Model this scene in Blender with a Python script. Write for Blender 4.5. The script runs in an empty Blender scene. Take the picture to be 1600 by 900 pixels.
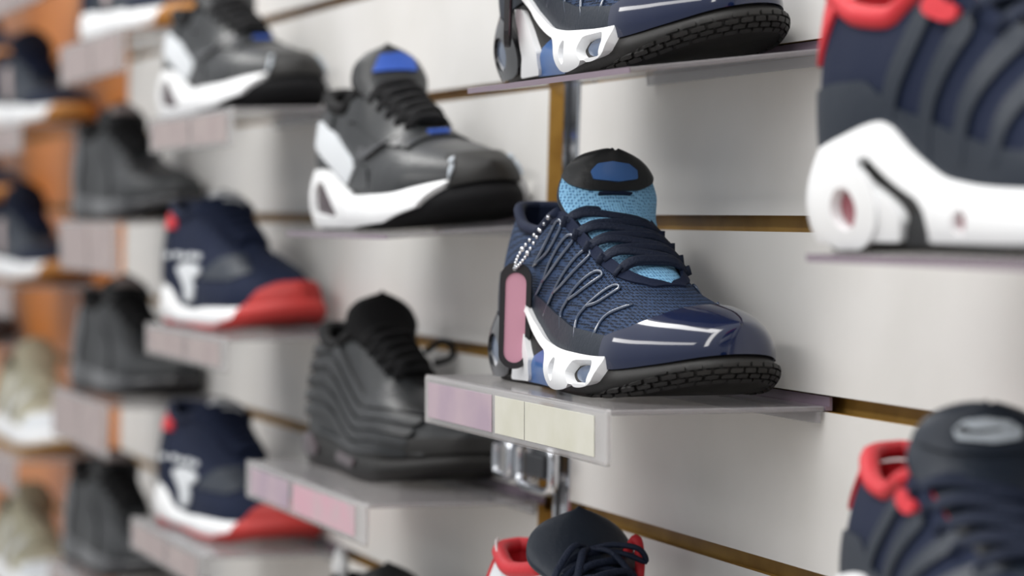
import bpy, bmesh, math, random
import numpy as np
from mathutils import Vector, Matrix

random.seed(4)
SC = 0.01                                   # one plan unit = one centimetre
scene = bpy.context.scene
COL = scene.collection


def W(x, y, z):
    """Plan units (camera at 0,0,0; wall face at y = 66.7) to metres on the shop floor."""
    return Vector(((x + 170) * SC, (y - 66.7) * SC, (z + 140) * SC))


# ---------------------------------------------------------------- camera
cam_d = bpy.data.cameras.new('camera')
cam = bpy.data.objects.new('camera', cam_d)
COL.objects.link(cam)
cam_d.sensor_width = 36
cam_d.lens = 4500 / 1600 * 36
cam_d.clip_start = .02
cam_d.dof.use_dof = True
cam_d.dof.focus_distance = 1.68
cam_d.dof.aperture_fstop = 5.6
ROT = Matrix(((0.31041389, 0.95019069, 0.02794422),
              (-0.02597341, -0.02090757, 0.99944397),
              (0.9502466, -0.3109671, 0.01818969)))      # world -> camera axes
cam.matrix_world = Matrix.Translation(W(0, 0, 0)) @ ROT.transposed().to_4x4()
scene.camera = cam

# ---------------------------------------------------------------- light
world = bpy.data.worlds.new('world')
scene.world = world
world.use_nodes = True
_n, _l = world.node_tree.nodes, world.node_tree.links
_tc, _sx, _rp = _n.new('ShaderNodeTexCoord'), _n.new('ShaderNodeSeparateXYZ'), _n.new('ShaderNodeValToRGB')
_l.new(_tc.outputs['Generated'], _sx.inputs[0])
_l.new(_sx.outputs['Z'], _rp.inputs[0])
_l.new(_rp.outputs[0], _n['Background'].inputs[0])
_rp.color_ramp.elements[0].position, _rp.color_ramp.elements[0].color = 0., (.40, .41, .42, 1)
_rp.color_ramp.elements[1].position, _rp.color_ramp.elements[1].color = .75, (.82, .84, .88, 1)
_n['Background'].inputs[1].default_value = 1.18


def area(name, loc, sx, sy, power, target, color=(1, 1, 1)):
    d = bpy.data.lights.new(name, 'AREA')
    d.shape, d.size, d.size_y, d.energy, d.color = 'RECTANGLE', sx, sy, power, color
    o = bpy.data.objects.new(name, d)
    COL.objects.link(o)
    o.location = loc
    o.rotation_euler = (Vector(target) - Vector(loc)).to_track_quat('-Z', 'Y').to_euler()
    return o


area('fluorescent_lamp', W(-240, 3, 118), 3.4, .2, 25, W(-240, 50, -10), (1, .985, .96))
area('fluorescent_lamp', W(-190, -150, 125), 4.2, .25, 24, W(-190, 50, -10), (1, .98, .95))
area('fluorescent_lamp', W(10, -40, 120), .25, 1.6, 12, W(-140, 50, -10), (1, .98, .95))

vs = scene.view_settings
vs.view_transform, vs.look, vs.exposure, vs.gamma = 'Standard', 'None', -0.08, 1.0
vs.use_curve_mapping = False
scene.cycles.use_denoising = True
scene.cycles.max_bounces = 8
scene.cycles.transparent_max_bounces = 16


# ---------------------------------------------------------------- materials
def lin(c):
    return tuple(((v / 255) / 12.92 if v / 255 <= .04045 else ((v / 255 + .055) / 1.055) ** 2.4) for v in c)


def mat(name, rgb, rough=.5, metal=0., coat=0., spec=.5, alpha=1., noise=None, weave=None, streak=None):
    """noise=(scale, strength) bump, weave=(scale, hole colour, depth) knitted mesh, streak=(scale, colour) soft mottling."""
    m = bpy.data.materials.new(name)
    m.use_nodes = True
    nt = m.node_tree
    N, Lk = nt.nodes, nt.links
    b = N['Principled BSDF']
    c = lin(rgb) + (1,)
    b.inputs['Base Color'].default_value = c
    b.inputs['Roughness'].default_value = rough
    b.inputs['Metallic'].default_value = metal
    b.inputs['Coat Weight'].default_value = coat
    b.inputs['Coat Roughness'].default_value = .06
    b.inputs['Specular IOR Level'].default_value = spec
    b.inputs['Alpha'].default_value = alpha
    tc = N.new('ShaderNodeTexCoord')
    h = None
    if streak:
        n = N.new('ShaderNodeTexNoise')
        n.inputs['Scale'].default_value = streak[0]
        n.inputs['Detail'].default_value = 4
        Lk.new(tc.outputs['Object'], n.inputs['Vector'])
        mx = N.new('ShaderNodeMix')
        mx.data_type = 'RGBA'
        mx.inputs[6].default_value = c
        mx.inputs[7].default_value = lin(streak[1]) + (1,)
        rp = N.new('ShaderNodeMapRange')
        rp.inputs['From Min'].default_value, rp.inputs['From Max'].default_value = .4, .65
        Lk.new(n.outputs['Fac'], rp.inputs['Value'])
        Lk.new(rp.outputs['Result'], mx.inputs[0])
        Lk.new(mx.outputs[2], b.inputs['Base Color'])
    if weave:
        v = N.new('ShaderNodeTexVoronoi')
        v.feature = 'F1'
        v.inputs['Scale'].default_value = weave[0]
        v.inputs['Randomness'].default_value = .25
        Lk.new(tc.outputs['Object'], v.inputs['Vector'])
        rp = N.new('ShaderNodeMapRange')
        rp.inputs['From Min'].default_value, rp.inputs['From Max'].default_value = .25, .5
        Lk.new(v.outputs['Distance'], rp.inputs['Value'])
        mx = N.new('ShaderNodeMix')
        mx.data_type = 'RGBA'
        mx.inputs[6].default_value = lin(weave[1]) + (1,)
        mx.inputs[7].default_value = c
        Lk.new(rp.outputs['Result'], mx.inputs[0])
        Lk.new(mx.outputs[2], b.inputs['Base Color'])
        bp = N.new('ShaderNodeBump')
        bp.inputs['Strength'].default_value = weave[2]
        bp.inputs['Distance'].default_value = .001
        Lk.new(rp.outputs['Result'], bp.inputs['Height'])
        Lk.new(bp.outputs['Normal'], b.inputs['Normal'])
    elif noise:
        n = N.new('ShaderNodeTexNoise')
        n.inputs['Scale'].default_value = noise[0]
        n.inputs['Detail'].default_value = 3
        Lk.new(tc.outputs['Object'], n.inputs['Vector'])
        bp = N.new('ShaderNodeBump')
        bp.inputs['Strength'].default_value = noise[1]
        bp.inputs['Distance'].default_value = .002
        Lk.new(n.outputs['Fac'], bp.inputs['Height'])
        Lk.new(bp.outputs['Normal'], b.inputs['Normal'])
    return m


M = dict(
    laminate=mat('white_laminate', (222, 220, 217), .42, streak=(9, (215, 213, 209))),
    mdf=mat('brown_board', (176, 138, 66), .5, streak=(30, (152, 114, 50))),
    wood=mat('orange_wood', (212, 128, 48), .4, streak=(6, (196, 112, 40))),
    floor=mat('pale_floor', (212, 203, 192), .4, streak=(3, (204, 195, 184))),
    chrome=mat('chrome', (205, 207, 212), .16, metal=1),
    steel_dark=mat('dark_slot', (40, 42, 46), .4),
    acrylic=mat('clear_acrylic', (150, 147, 150), .12, coat=.4, alpha=.55),
    acrylic_edge=mat('acrylic_edge', (142, 126, 140), .2, alpha=.85),
    holder=mat('label_sleeve', (200, 198, 198), .2, coat=.5, alpha=.5),
    lab_pink=mat('pink_card', (180, 160, 170), .4, streak=(22, (166, 146, 162))),
    lab_rose=mat('rose_card', (204, 158, 172), .4, streak=(22, (192, 168, 174))),
    lab_cream=mat('cream_card', (200, 199, 184), .5, streak=(26, (208, 207, 196))),
    lab_grey=mat('grey_card', (170, 158, 156), .5, streak=(40, (160, 146, 146))),
    navy_mesh=mat('navy_mesh', (44, 62, 92), .75, spec=.25, weave=(600, (7, 12, 24), 1.0)),
    navy=mat('navy_fabric', (18, 28, 52), .8, spec=.25, noise=(400, .25)),
    navy_lace=mat('navy_lace', (21, 30, 50), .7, spec=.3, noise=(600, .5)),
    navy_hide=mat('navy_leather', (30, 38, 50), .45, spec=.35, noise=(300, .15)),
    patent=mat('navy_patent', (15, 26, 56), .09, coat=.6, spec=.4),
    rib=mat('clear_rib', (58, 72, 96), .12, coat=1.0, spec=.8),
    black=mat('black_rubber', (32, 31, 30), .5, spec=.35, noise=(200, .1)),
    black_hide=mat('black_leather', (31, 33, 35), .36, spec=.45, noise=(260, .12)),
    black_gloss=mat('black_glossy', (30, 30, 33), .22, coat=.5),
    black_cloth=mat('black_cloth', (17, 17, 19), .8, spec=.25, noise=(400, .3)),
    charcoal=mat('charcoal_synthetic', (42, 44, 46), .42, spec=.4, noise=(200, .1)),
    white=mat('white_foam', (240, 241, 242), .38),
    white_cloth=mat('white_print', (214, 218, 222), .5),
    cream=mat('cream_suede', (178, 174, 152), .75, noise=(200, .3)),
    cream_dark=mat('cream_shade', (150, 144, 124), .75, noise=(200, .3)),
    sky_mesh=mat('light_blue_mesh', (140, 198, 236), .65, weave=(560, (86, 138, 186), .6)),
    sky=mat('light_blue_rubber', (105, 165, 205), .4),
    blue=mat('blue_plastic', (56, 104, 168), .3, coat=.3),
    royal=mat('royal_blue', (40, 84, 178), .35),
    bubble=mat('air_window', (70, 88, 116), .15, coat=.5),
    bubble_red=mat('red_window', (140, 40, 58), .15, coat=1.0),
    bubble_dark=mat('dark_window', (62, 44, 50), .3, coat=.2),
    red=mat('red_fabric', (200, 34, 46), .6, noise=(300, .2)),
    red_rubber=mat('red_rubber', (180, 46, 42), .55),
    silver=mat('silver_patch', (186, 194, 202), .35),
    gum=mat('gum_rubber', (176, 118, 52), .5),
    yellow_gum=mat('amber_rubber', (198, 150, 40), .5),
    card_pink=mat('pink_tag_card', (196, 140, 158), .5),
    tag_black=mat('black_tag_frame', (32, 29, 32), .3),
    string=mat('clear_string', (225, 215, 215), .3),
    brown=mat('dark_brown_suede', (44, 34, 34), .7),
)

# ---------------------------------------------------------------- shoe surfaces (lengths in shoe lengths)
def smooth(a, b, x):
    t = np.clip((x - a) / (b - a), 0, 1)
    return t * t * (3 - 2 * t)


def curve(tab):
    """Monotone cubic through a table of (x, y) points."""
    X = np.array([p[0] for p in tab], float)
    Y = np.array([p[1] for p in tab], float)
    h = np.diff(X)
    d = np.diff(Y) / h
    m = np.zeros(len(X))
    m[0], m[-1] = d[0], d[-1]
    for i in range(1, len(X) - 1):
        if d[i - 1] * d[i] > 0:
            w1, w2 = 2 * h[i] + h[i - 1], h[i] + 2 * h[i - 1]
            m[i] = (w1 + w2) / (w1 / d[i - 1] + w2 / d[i])

    def f(x):
        x = np.clip(np.asarray(x, float), X[0], X[-1])
        i = np.clip(np.searchsorted(X, x) - 1, 0, len(X) - 2)
        t = (x - X[i]) / h[i]
        return ((1 + 2 * t) * (1 - t) ** 2 * Y[i] + t * (1 - t) ** 2 * h[i] * m[i]
                + t * t * (3 - 2 * t) * Y[i + 1] + t * t * (t - 1) * h[i] * m[i + 1])
    return f


SHOE = dict(
    wr=[(0, 0), (.1, .085), (.2, .118), (.3, .127), (.4, .127), (.5, .143), (.6, .166), (.7, .172), (.8, .140), (.9, .078), (1, 0)],
    wl=[(0, 0), (.1, .078), (.2, .103), (.3, .105), (.4, .098), (.5, .105), (.6, .121), (.7, .126), (.8, .112), (.9, .070), (1, 0)],
    yc=[(0, 0), (.5, .0), (.8, .012), (1, .028)],
    zb=[(0, .014), (.06, .0), (.7, 0), (.85, .012), (1, .045)],            # underside
    zm=[(0, .125), (.15, .105), (.4, .085), (.6, .07), (.8, .065), (.92, .078), (1, .098)],   # top of the sole
    zt=[(0, .355), (.05, .352), (.15, .315), (.25, .305), (.33, .335), (.39, .345), (.5, .30), (.6, .255), (.68, .222), (.76, .197),
        (.86, .175), (.94, .16), (1, .14)],                               # rim of the opening, then crest of the toe
    wt=[(0, .0), (.03, .045), (.1, .075), (.2, .088), (.3, .085), (.38, .078), (.5, .062), (.6, .050), (.66, .034), (.69, 0), (1, 0)],
    bulge=.05, taper=.05, lean=.0, inset=.955, closed=(.60, .72), flat=.70, top=0.0,
)


class Last:
    def __init__(self, **kw):
        p = dict(SHOE)
        p.update(kw)
        self.p = p
        for k in ('wr', 'wl', 'yc', 'zb', 'zm', 'zt', 'wt'):
            setattr(self, k, curve(p[k]))

    def plan(self, u, side):
        x = (1 - np.cos(np.pi * u)) / 2
        return x, self.yc(x), (self.wr(u) if side < 0 else self.wl(u))

    def upper(self, u, side, t):
        p = self.p
        u, t = np.broadcast_arrays(np.asarray(u, float), np.asarray(t, float))
        x, yc, w = self.plan(u, side)
        wb = w * p['inset']
        z0 = self.zm(x) - .008
        zt = self.zt(x)
        h = zt - z0
        wt = np.minimum(self.wt(x), wb * .8)
        c = smooth(p['closed'][0], p['closed'][1], x)
        b = 1 + p['bulge']
        P0, P1 = (wb, z0), (wb * b, z0 + .45 * h)
        P2 = ((1 - c) * (wt + (wb - wt) * .42) + c * wb * p['flat'], z0 + (.80 * (1 - c) + 1.02 * c) * h)
        P3 = (wt, zt)
        B = [(1 - t) ** 3, 3 * t * (1 - t) ** 2, 3 * t * t * (1 - t), t ** 3]
        Y = sum(B[i] * q[0] for i, q in enumerate((P0, P1, P2, P3)))
        Z = sum(B[i] * q[1] for i, q in enumerate((P0, P1, P2, P3)))
        rel = np.clip((Z - z0) / .1, 0, 3)
        X = x - p['taper'] * .35 * rel ** 2 * smooth(.75, 1, x) + p['lean'] * (Z - z0) * (1 - smooth(0, .3, x))
        return np.stack([X, yc + side * Y, Z], -1)

    def sole(self, u, side, s, lo=0., hi=1., grow=0.):
        u, s = np.broadcast_arrays(np.asarray(u, float), np.asarray(s, float))
        x, yc, w = self.plan(u, side)
        q = lo + (hi - lo) * s
        k = .94 + .11 * np.sin(np.pi * np.clip(q * .9 + .08, 0, 1)) + grow
        zb, zm = self.zb(x), self.zm(x)
        Z = zb + (zm - zb) * q
        X = .5 + (x - .5) * (1 + (k - 1) * .55)
        return np.stack([X, yc + side * w * k, Z], -1)


def sd_poly(P, poly):
    """Signed distance to a closed polygon, positive inside (P: n x 2)."""
    V = np.array(poly, float)
    A, B = V, np.roll(V, -1, 0)
    d = np.full(len(P), 1e9)
    ins = np.zeros(len(P), bool)
    for a, b in zip(A, B):
        e = b - a
        w = P - a
        tt = np.clip((w @ e) / max(e @ e, 1e-12), 0, 1)
        d = np.minimum(d, np.linalg.norm(w - tt[:, None] * e, axis=1))
        cond = (a[1] > P[:, 1]) != (b[1] > P[:, 1])
        if abs(e[1]) > 1e-12:
            ins ^= cond & (P[:, 0] < a[0] + (P[:, 1] - a[1]) * e[0] / e[1])
    return np.where(ins, d, -d)


def sd_line(P, pts, r):
    """Positive within r of a polyline; r may taper: (r0, r1)."""
    V = np.array(pts, float)
    r0, r1 = (r if isinstance(r, tuple) else (r, r))
    seg = np.linalg.norm(np.diff(V, axis=0), axis=1)
    acc = np.concatenate([[0], np.cumsum(seg)]) / max(seg.sum(), 1e-9)
    best = np.full(len(P), -1e9)
    for i in range(len(V) - 1):
        a, e = V[i], V[i + 1] - V[i]
        w = P - a
        tt = np.clip((w @ e) / max(e @ e, 1e-12), 0, 1)
        d = np.linalg.norm(w - tt[:, None] * e, axis=1)
        f = acc[i] + (acc[i + 1] - acc[i]) * tt
        best = np.maximum(best, r0 + (r1 - r0) * f - d)
    return best


def spline(pts, n=10):
    """Catmull-Rom through points."""
    V = [np.array(p, float) for p in pts]
    V = [2 * V[0] - V[1]] + V + [2 * V[-1] - V[-2]]
    out = []
    for i in range(1, len(V) - 2):
        for k in range(n):
            t = k / n
            a, b, c, d = V[i - 1], V[i], V[i + 1], V[i + 2]
            out.append(.5 * (2 * b + (c - a) * t + (2 * a - 5 * b + 4 * c - d) * t * t + (3 * b - a - 3 * c + d) * t ** 3))
    out.append(V[-2])
    return np.array(out)

# ---------------------------------------------------------------- object helpers
def tag(o, label=None, cat=None, group=None, kind=None):
    for k, v in (('label', label), ('category', cat), ('group', group), ('kind', kind)):
        if v:
            o[k] = v
    return o


def empty(name, loc=(0, 0, 0), rot=(0, 0, 0)):
    o = bpy.data.objects.new(name, None)
    o.empty_display_size = .03
    COL.objects.link(o)
    o.location, o.rotation_euler = loc, rot
    return o


def mesh(name, V, F, m, parent=None, smooth=True, merge=0, mats=None, idx=None, recalc=False):
    me = bpy.data.meshes.new(name)
    me.from_pydata([tuple(map(float, v)) for v in V], [], [tuple(map(int, f)) for f in F])
    for mm in (mats or [m]):
        me.materials.append(mm)
    if idx is not None:
        me.polygons.foreach_set('material_index', idx)
    if merge or recalc:
        bm = bmesh.new()
        bm.from_mesh(me)
        if merge:
            bmesh.ops.remove_doubles(bm, verts=bm.verts, dist=merge)
        if recalc:
            bmesh.ops.recalc_face_normals(bm, faces=bm.faces)
        bm.to_mesh(me)
        bm.free()
    me.polygons.foreach_set('use_smooth', [smooth] * len(me.polygons))
    me.update()
    o = bpy.data.objects.new(name, me)
    COL.objects.link(o)
    o.parent = parent
    return o


def children(o):
    return [c for c in bpy.data.objects if c.parent == o]


def copy_tree(o, parent=None, drop=()):
    c = o.copy()
    COL.objects.link(c)
    c.parent = parent
    for ch in children(o):
        if ch.name.split('.')[0] not in drop:
            copy_tree(ch, c, drop)
    return c


def rbox(bm, lo, hi, r=.0, seg=2):
    """A rounded box added to a bmesh (metres)."""
    c = [(a + b) / 2 for a, b in zip(lo, hi)]
    s = [b - a for a, b in zip(lo, hi)]
    ret = bmesh.ops.create_cube(bm, size=1, matrix=Matrix.Translation(c) @ Matrix.Diagonal((*s, 1)))
    if r:
        ed = list({e for v in ret['verts'] for e in v.link_edges})
        bmesh.ops.bevel(bm, geom=ed, offset=r, segments=seg, affect='EDGES', profile=.5)


def from_bm(name, bm, m, parent=None, smooth=False):
    me = bpy.data.meshes.new(name)
    bm.to_mesh(me)
    bm.free()
    me.materials.append(m)
    me.polygons.foreach_set('use_smooth', [smooth] * len(me.polygons))
    o = bpy.data.objects.new(name, me)
    COL.objects.link(o)
    o.parent = parent
    return o


def tube_geo(pts, r, n=8, flat=1., closed=False, up=None):
    """Vertices and faces of a tube; flat squeezes the section along the local up."""
    P = [Vector(p) for p in pts]
    k = len(P)
    V, F = [], []
    prev = None
    for i in range(k):
        a = P[(i - 1) % k] if (closed or i) else P[0]
        b = P[(i + 1) % k] if (closed or i < k - 1) else P[-1]
        t = (b - a).normalized() if (b - a).length > 1e-9 else Vector((1, 0, 0))
        ref = Vector(up[i]) if up is not None else (prev if prev is not None else (Vector((0, 0, 1)) if abs(t.z) < .9 else Vector((1, 0, 0))))
        nrm = ref - t * ref.dot(t)
        nrm = nrm.normalized() if nrm.length > 1e-6 else t.orthogonal().normalized()
        if up is None:
            prev = nrm
        bn = t.cross(nrm)
        rr = r[i] if hasattr(r, '__len__') else r
        for j in range(n):
            an = 2 * math.pi * j / n
            V.append(P[i] + bn * math.cos(an) * rr + nrm * math.sin(an) * rr * flat)
    for i in range(k if closed else k - 1):
        for j in range(n):
            a, b = i * n + j, i * n + (j + 1) % n
            c, d = ((i + 1) % k) * n + (j + 1) % n, ((i + 1) % k) * n + j
            F.append((a, b, c, d))
    if not closed:
        F.append(tuple(reversed(range(n))))
        F.append(tuple(range((k - 1) * n, k * n)))
    return V, F


def join_geo(parts):
    V, F = [], []
    for v, f in parts:
        o = len(V)
        V += list(v)
        F += [tuple(i + o for i in q) for q in f]
    return V, F


# ---------------------------------------------------------------- shoes
class Grid:
    """A sampled surface patch with normals and the values that decorations are drawn in."""

    def __init__(self, P, flip, **par):
        self.P = P
        du = np.gradient(P, axis=0)
        dt = np.gradient(P, axis=1)
        n = np.cross(du, dt)
        if flip:
            n = -n
        ln = np.linalg.norm(n, axis=-1, keepdims=True)
        bad = ln[..., 0] < 1e-9
        n = n / np.maximum(ln, 1e-9)
        n[bad] = np.where((P[bad][:, :1] > .5), (1., 0, 0), (-1., 0, 0))
        self.N, self.flip, self.par = n, flip, par
        self.V = P.reshape(-1, 3)
        self.VN = n.reshape(-1, 3)
        nu, nt = P.shape[:2]
        i = np.arange(nu * nt).reshape(nu, nt)
        a, b, c, d = i[:-1, :-1].ravel(), i[1:, :-1].ravel(), i[1:, 1:].ravel(), i[:-1, 1:].ravel()
        q = np.stack([a, b, c, d], 1) if not flip else np.stack([a, d, c, b], 1)
        self.Q = q
        self.T = np.concatenate([q[:, [0, 1, 2]], q[:, [0, 2, 3]]])
        self.A = dict(x=self.V[:, 0], y=self.V[:, 1], z=self.V[:, 2], **{k: np.broadcast_to(v, P.shape[:2]).ravel() for k, v in par.items()})


def clip(g, f):
    """The part of the grid where f > 0: vertices, normals, triangles."""
    V, Nn, F, key = [], [], [], {}

    def vert(i):
        if i not in key:
            key[i] = len(V)
            V.append(g.V[i])
            Nn.append(g.VN[i])
        return key[i]

    def cut(i, j):
        k = (min(i, j), max(i, j), 'c')
        if k not in key:
            t = f[i] / (f[i] - f[j])
            key[k] = len(V)
            V.append(g.V[i] + (g.V[j] - g.V[i]) * t)
            n = g.VN[i] + (g.VN[j] - g.VN[i]) * t
            Nn.append(n / max(np.linalg.norm(n), 1e-9))
        return key[k]
    pos = f > 0
    for tri in g.T[pos[g.T].any(1)]:
        out = []
        for a in range(3):
            i, j = tri[a], tri[(a + 1) % 3]
            if pos[i]:
                out.append(vert(i))
            if pos[i] != pos[j]:
                out.append(cut(i, j))
        if len(out) == 3:
            F.append(tuple(out))
        elif len(out) == 4:
            F.append((out[0], out[1], out[2]))
            F.append((out[0], out[2], out[3]))
    return V, Nn, F


def pad(V, Nn, F, off, depth, scale, low=None):
    """Raise a clipped patch off its surface and give it a rim."""
    if not F:
        return [], []
    V, Nn = np.array(V), np.array(Nn)
    top = V + Nn * off
    seen = {}
    for t in F:
        for a in range(3):
            e = (t[a], t[(a + 1) % 3])
            seen[e] = seen.get(e, 0) + 1
    rim = [e for e in seen if (e[1], e[0]) not in seen]
    out = list(top)
    faces = list(F)
    mp = {}
    for a, b in rim:
        for i in (a, b):
            if i not in mp:
                mp[i] = len(out)
                out.append(top[i])
                out.append(V[i] + Nn[i] * (off - depth))
        faces.append((mp[a], mp[a] + 1, mp[b] + 1, mp[b]))
    if low is not None:
        out = [np.array((v[0], v[1], max(v[2], low))) for v in out]
    return [v * scale for v in out], faces


def pieces(F):
    """Faces grouped by connected piece."""
    par = {}

    def find(a):
        while par.setdefault(a, a) != a:
            par[a] = par[par[a]]
            a = par[a]
        return a
    for t in F:
        for k in t[1:]:
            par[find(k)] = find(t[0])
    out = {}
    for t in F:
        out.setdefault(find(t[0]), []).append(t)
    return list(out.values())


class Joined:
    """Right and left grids welded where they meet."""

    def __init__(self, grids):
        V = np.concatenate([g.V for g in grids])
        Nn = np.concatenate([g.VN for g in grids])
        off = np.cumsum([0] + [len(g.V) for g in grids])
        T = np.concatenate([g.T + o for g, o in zip(grids, off)])
        key = np.round(V / 2e-5).astype(np.int64)
        _, first, inv = np.unique(key, axis=0, return_index=True, return_inverse=True)
        inv = inv.ravel()
        acc = np.zeros((len(first), 3))
        np.add.at(acc, inv, Nn)
        self.V = V[first]
        self.VN = acc / np.maximum(np.linalg.norm(acc, axis=1, keepdims=True), 1e-9)
        T = inv[T]
        self.T = T[(T[:, 0] != T[:, 1]) & (T[:, 1] != T[:, 2]) & (T[:, 0] != T[:, 2])]
        self.A = {k: np.concatenate([g.A[k] for g in grids])[first] for k in grids[0].A}


class Shoe:
    def __init__(self, L=31.5, nu=66, nt=26, last=None, tongue=None, hw=None, ty=0.):
        self.ty = ty
        self.Lm = L * SC
        self.last = la = Last(**(last or {}))
        self.root = empty('running_shoe')
        self.joined = {}
        U = np.linspace(0, 1, nu)
        self.U = U
        T = np.linspace(0, 1, nt)
        self.up, self.so = [], []
        for sd in (-1, 1):
            self.up.append(Grid(la.upper(U[:, None], sd, T[None]), sd > 0, u=U[:, None], t=T[None]))
            S = np.linspace(0, 1, nt)
            self.so.append(Grid(la.sole(U[:, None], sd, S[None]), sd > 0, u=U[:, None], t=S[None]))
        tg = tongue or [(.72, .212), (.62, .252), (.53, .298), (.45, .345), (.41, .395), (.395, .465)]
        self.tpath = spline(tg, 12)
        self.hw = curve(hw or [(0, .02), (.15, .045), (.4, .062), (.62, .085), (.8, .105), (1, .105)])
        self.tgrid = self._tongue(np.linspace(0, 1, nu), np.linspace(-1, 1, max(25, nu // 2)))

    def _tongue(self, q, a, lift=0., arch=.55):
        n = len(self.tpath)
        q = 1 - (1 - q) ** 1.25
        C = np.stack([np.interp(q * (n - 1), np.arange(n), self.tpath[:, i]) for i in (0, 1)], -1)
        D = np.gradient(C, axis=0)
        D /= np.linalg.norm(D, axis=1, keepdims=True)
        Nn = np.stack([D[:, 1], -D[:, 0]], -1)
        hw = self.hw(q) * np.maximum(.2, np.sqrt(np.clip(1 - np.clip((q - .74) / .265, 0, 1) ** 2.2, 0, 1)))
        ph = a * 1.15
        y = hw[:, None] * np.sin(ph)[None] / math.sin(1.15) + self.ty * q[:, None]
        dr = self.hw(q)[:, None] * arch * (np.cos(ph)[None] - 1) + lift
        P = np.stack([C[:, :1] + Nn[:, :1] * dr, self.last.yc(C[:, :1]) + y, C[:, 1:] + Nn[:, 1:] * dr], -1)
        return Grid(P, True, q=q[:, None], a=a[None])

    # --- whole surfaces
    def grid_mesh(self, name, grids, m, off=0., parent=None):
        V, F = [], []
        for g in grids:
            o = len(V)
            V += list((g.V + g.VN * off) * self.Lm)
            F += [tuple(q + o) for q in g.Q]
        return mesh(name, V, F, m, parent or self.root, merge=2e-5)

    def upper(self, m, name='upper'):
        return self.grid_mesh(name, self.up, m)

    def sole(self, name, m, lo=0., hi=1., grow=0., inset_bottom=False):
        """A closed slab of the sole between two heights (0 underside, 1 top)."""
        la, U = self.last, self.U
        S = np.linspace(0, 1, 10)
        V, F = [], []
        gs = [Grid(la.sole(U[:, None], sd, S[None], lo, hi, grow), sd > 0) for sd in (-1, 1)]
        for g in gs:
            o = len(V)
            V += list(g.V * self.Lm)
            F += [tuple(q + o) for q in g.Q]
        nt = len(S)
        b = len(gs[0].V)
        for row in (0, nt - 1):
            for i in range(len(U) - 1):
                f = (i * nt + row, (i + 1) * nt + row, b + (i + 1) * nt + row, b + i * nt + row)
                F.append(f if row else f[::-1])
        return mesh(name, V, F, m, self.root, merge=2e-5, recalc=True)

    def both(self, key):
        if key not in self.joined:
            self.joined[key] = Joined(getattr(self, key))
        return self.joined[key]

    def patch(self, name, field, m, where='upper', side='right', off=.004, depth=None, parent=None, whole=False):
        """A raised patch where field > 0; every connected piece of it is a part of its own."""
        if where == 'tongue':
            g = self.tgrid
        elif isinstance(where, Joined):
            g = where
        else:
            key = 'up' if where == 'upper' else 'so'
            g = self.both(key) if side == 'both' else getattr(self, key)[0 if side == 'right' else 1]
        V, Nn, F = clip(g, field(g.A))
        low = .004 if where == 'sole' or isinstance(where, Joined) else None
        o = None
        for f in ([F] if whole else pieces(F)):
            if len(f) < 3:
                continue
            ids = sorted({i for t in f for i in t})
            mp = {k: n for n, k in enumerate(ids)}
            v, ff = pad([V[k] for k in ids], [Nn[k] for k in ids], [tuple(mp[k] for k in t) for t in f], off, depth or off * 2, self.Lm, low)
            o = mesh(name, v, ff, m, parent or self.root)
        return o

    def xz(self, x, z, side=-1):
        """The point of the upper at a side-view position, with its normal."""
        lo, hi = 0., 1.
        u = math.acos(1 - 2 * min(max(x, 0), 1)) / math.pi
        for _ in range(24):
            t = (lo + hi) / 2
            if self.last.upper(u, side, t)[2] < z:
                lo = t
            else:
                hi = t
        P = self.last.upper(np.array([u, u + .004, u]), side, np.array([t, t, t - .01]))
        n = np.cross(P[1] - P[0], P[0] - P[2])
        return P[0], n / max(np.linalg.norm(n), 1e-9) * (1 if side < 0 else -1)

    def surface_wire(self, name, pts, r, m, side=-1, off=.003, closed=False):
        out = []
        for x, z in spline(pts, 5):
            p, n = self.xz(x, z, side)
            out.append(p + n * off)
        return self.wire(name, out, r, m, closed=closed)

    # --- fittings
    def tongue(self, m, edge=None, off=0.):
        g = self.tgrid
        V = list(g.V * self.Lm) + list((g.V - g.VN * .022) * self.Lm)
        n = len(g.V)
        F = [tuple(q) for q in g.Q] + [tuple(q[::-1] + n) for q in g.Q]
        t = mesh('tongue', V, F, m, self.root)
        nu, na = g.P.shape[:2]
        k = int(nu * .30)
        path = [g.P[i, 0] - g.N[i, 0] * .011 for i in range(k, nu)] + [g.P[nu - 1, j] - g.N[nu - 2, j] * .011 for j in range(1, na - 1, 3)]
        path += [g.P[i, na - 1] - g.N[i, na - 1] * .011 for i in range(nu - 1, k, -1)]
        clean = [path[0]]
        for p in path[1:]:
            if np.linalg.norm(p - clean[-1]) > .004:
                clean.append(p)
        V, F = tube_geo([Vector(p * self.Lm) for p in clean], .0100 * self.Lm, 8)
        mesh('tongue_binding', V, F, edge or m, t)
        return t

    def collar(self, m, lining, r=.013, xmax=.37):
        """Padded rim round the foot opening, the lining below it and the insole."""
        um = math.acos(1 - 2 * xmax) / math.pi
        us = np.linspace(um, 0, 26)
        la = self.last
        path = [la.upper(u, -1, 1.) for u in us] + [la.upper(u, 1, 1.) for u in us[::-1][1:]]
        V, F = tube_geo([Vector(p * self.Lm) for p in path], r * self.Lm, 10)
        c = mesh('collar', V, F, m, self.root)
        geo = []
        for sd in (-1, 1):
            g = Grid(la.upper(np.linspace(0, um * 1.25, 26)[:, None], sd, np.linspace(.12, 1, 12)[None]), sd > 0)
            geo.append((list((g.V - g.VN * .011) * self.Lm), [tuple(q[::-1]) for q in g.Q]))
        V, F = join_geo(geo)
        mesh('lining', V, F, lining, self.root)
        return c

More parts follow.
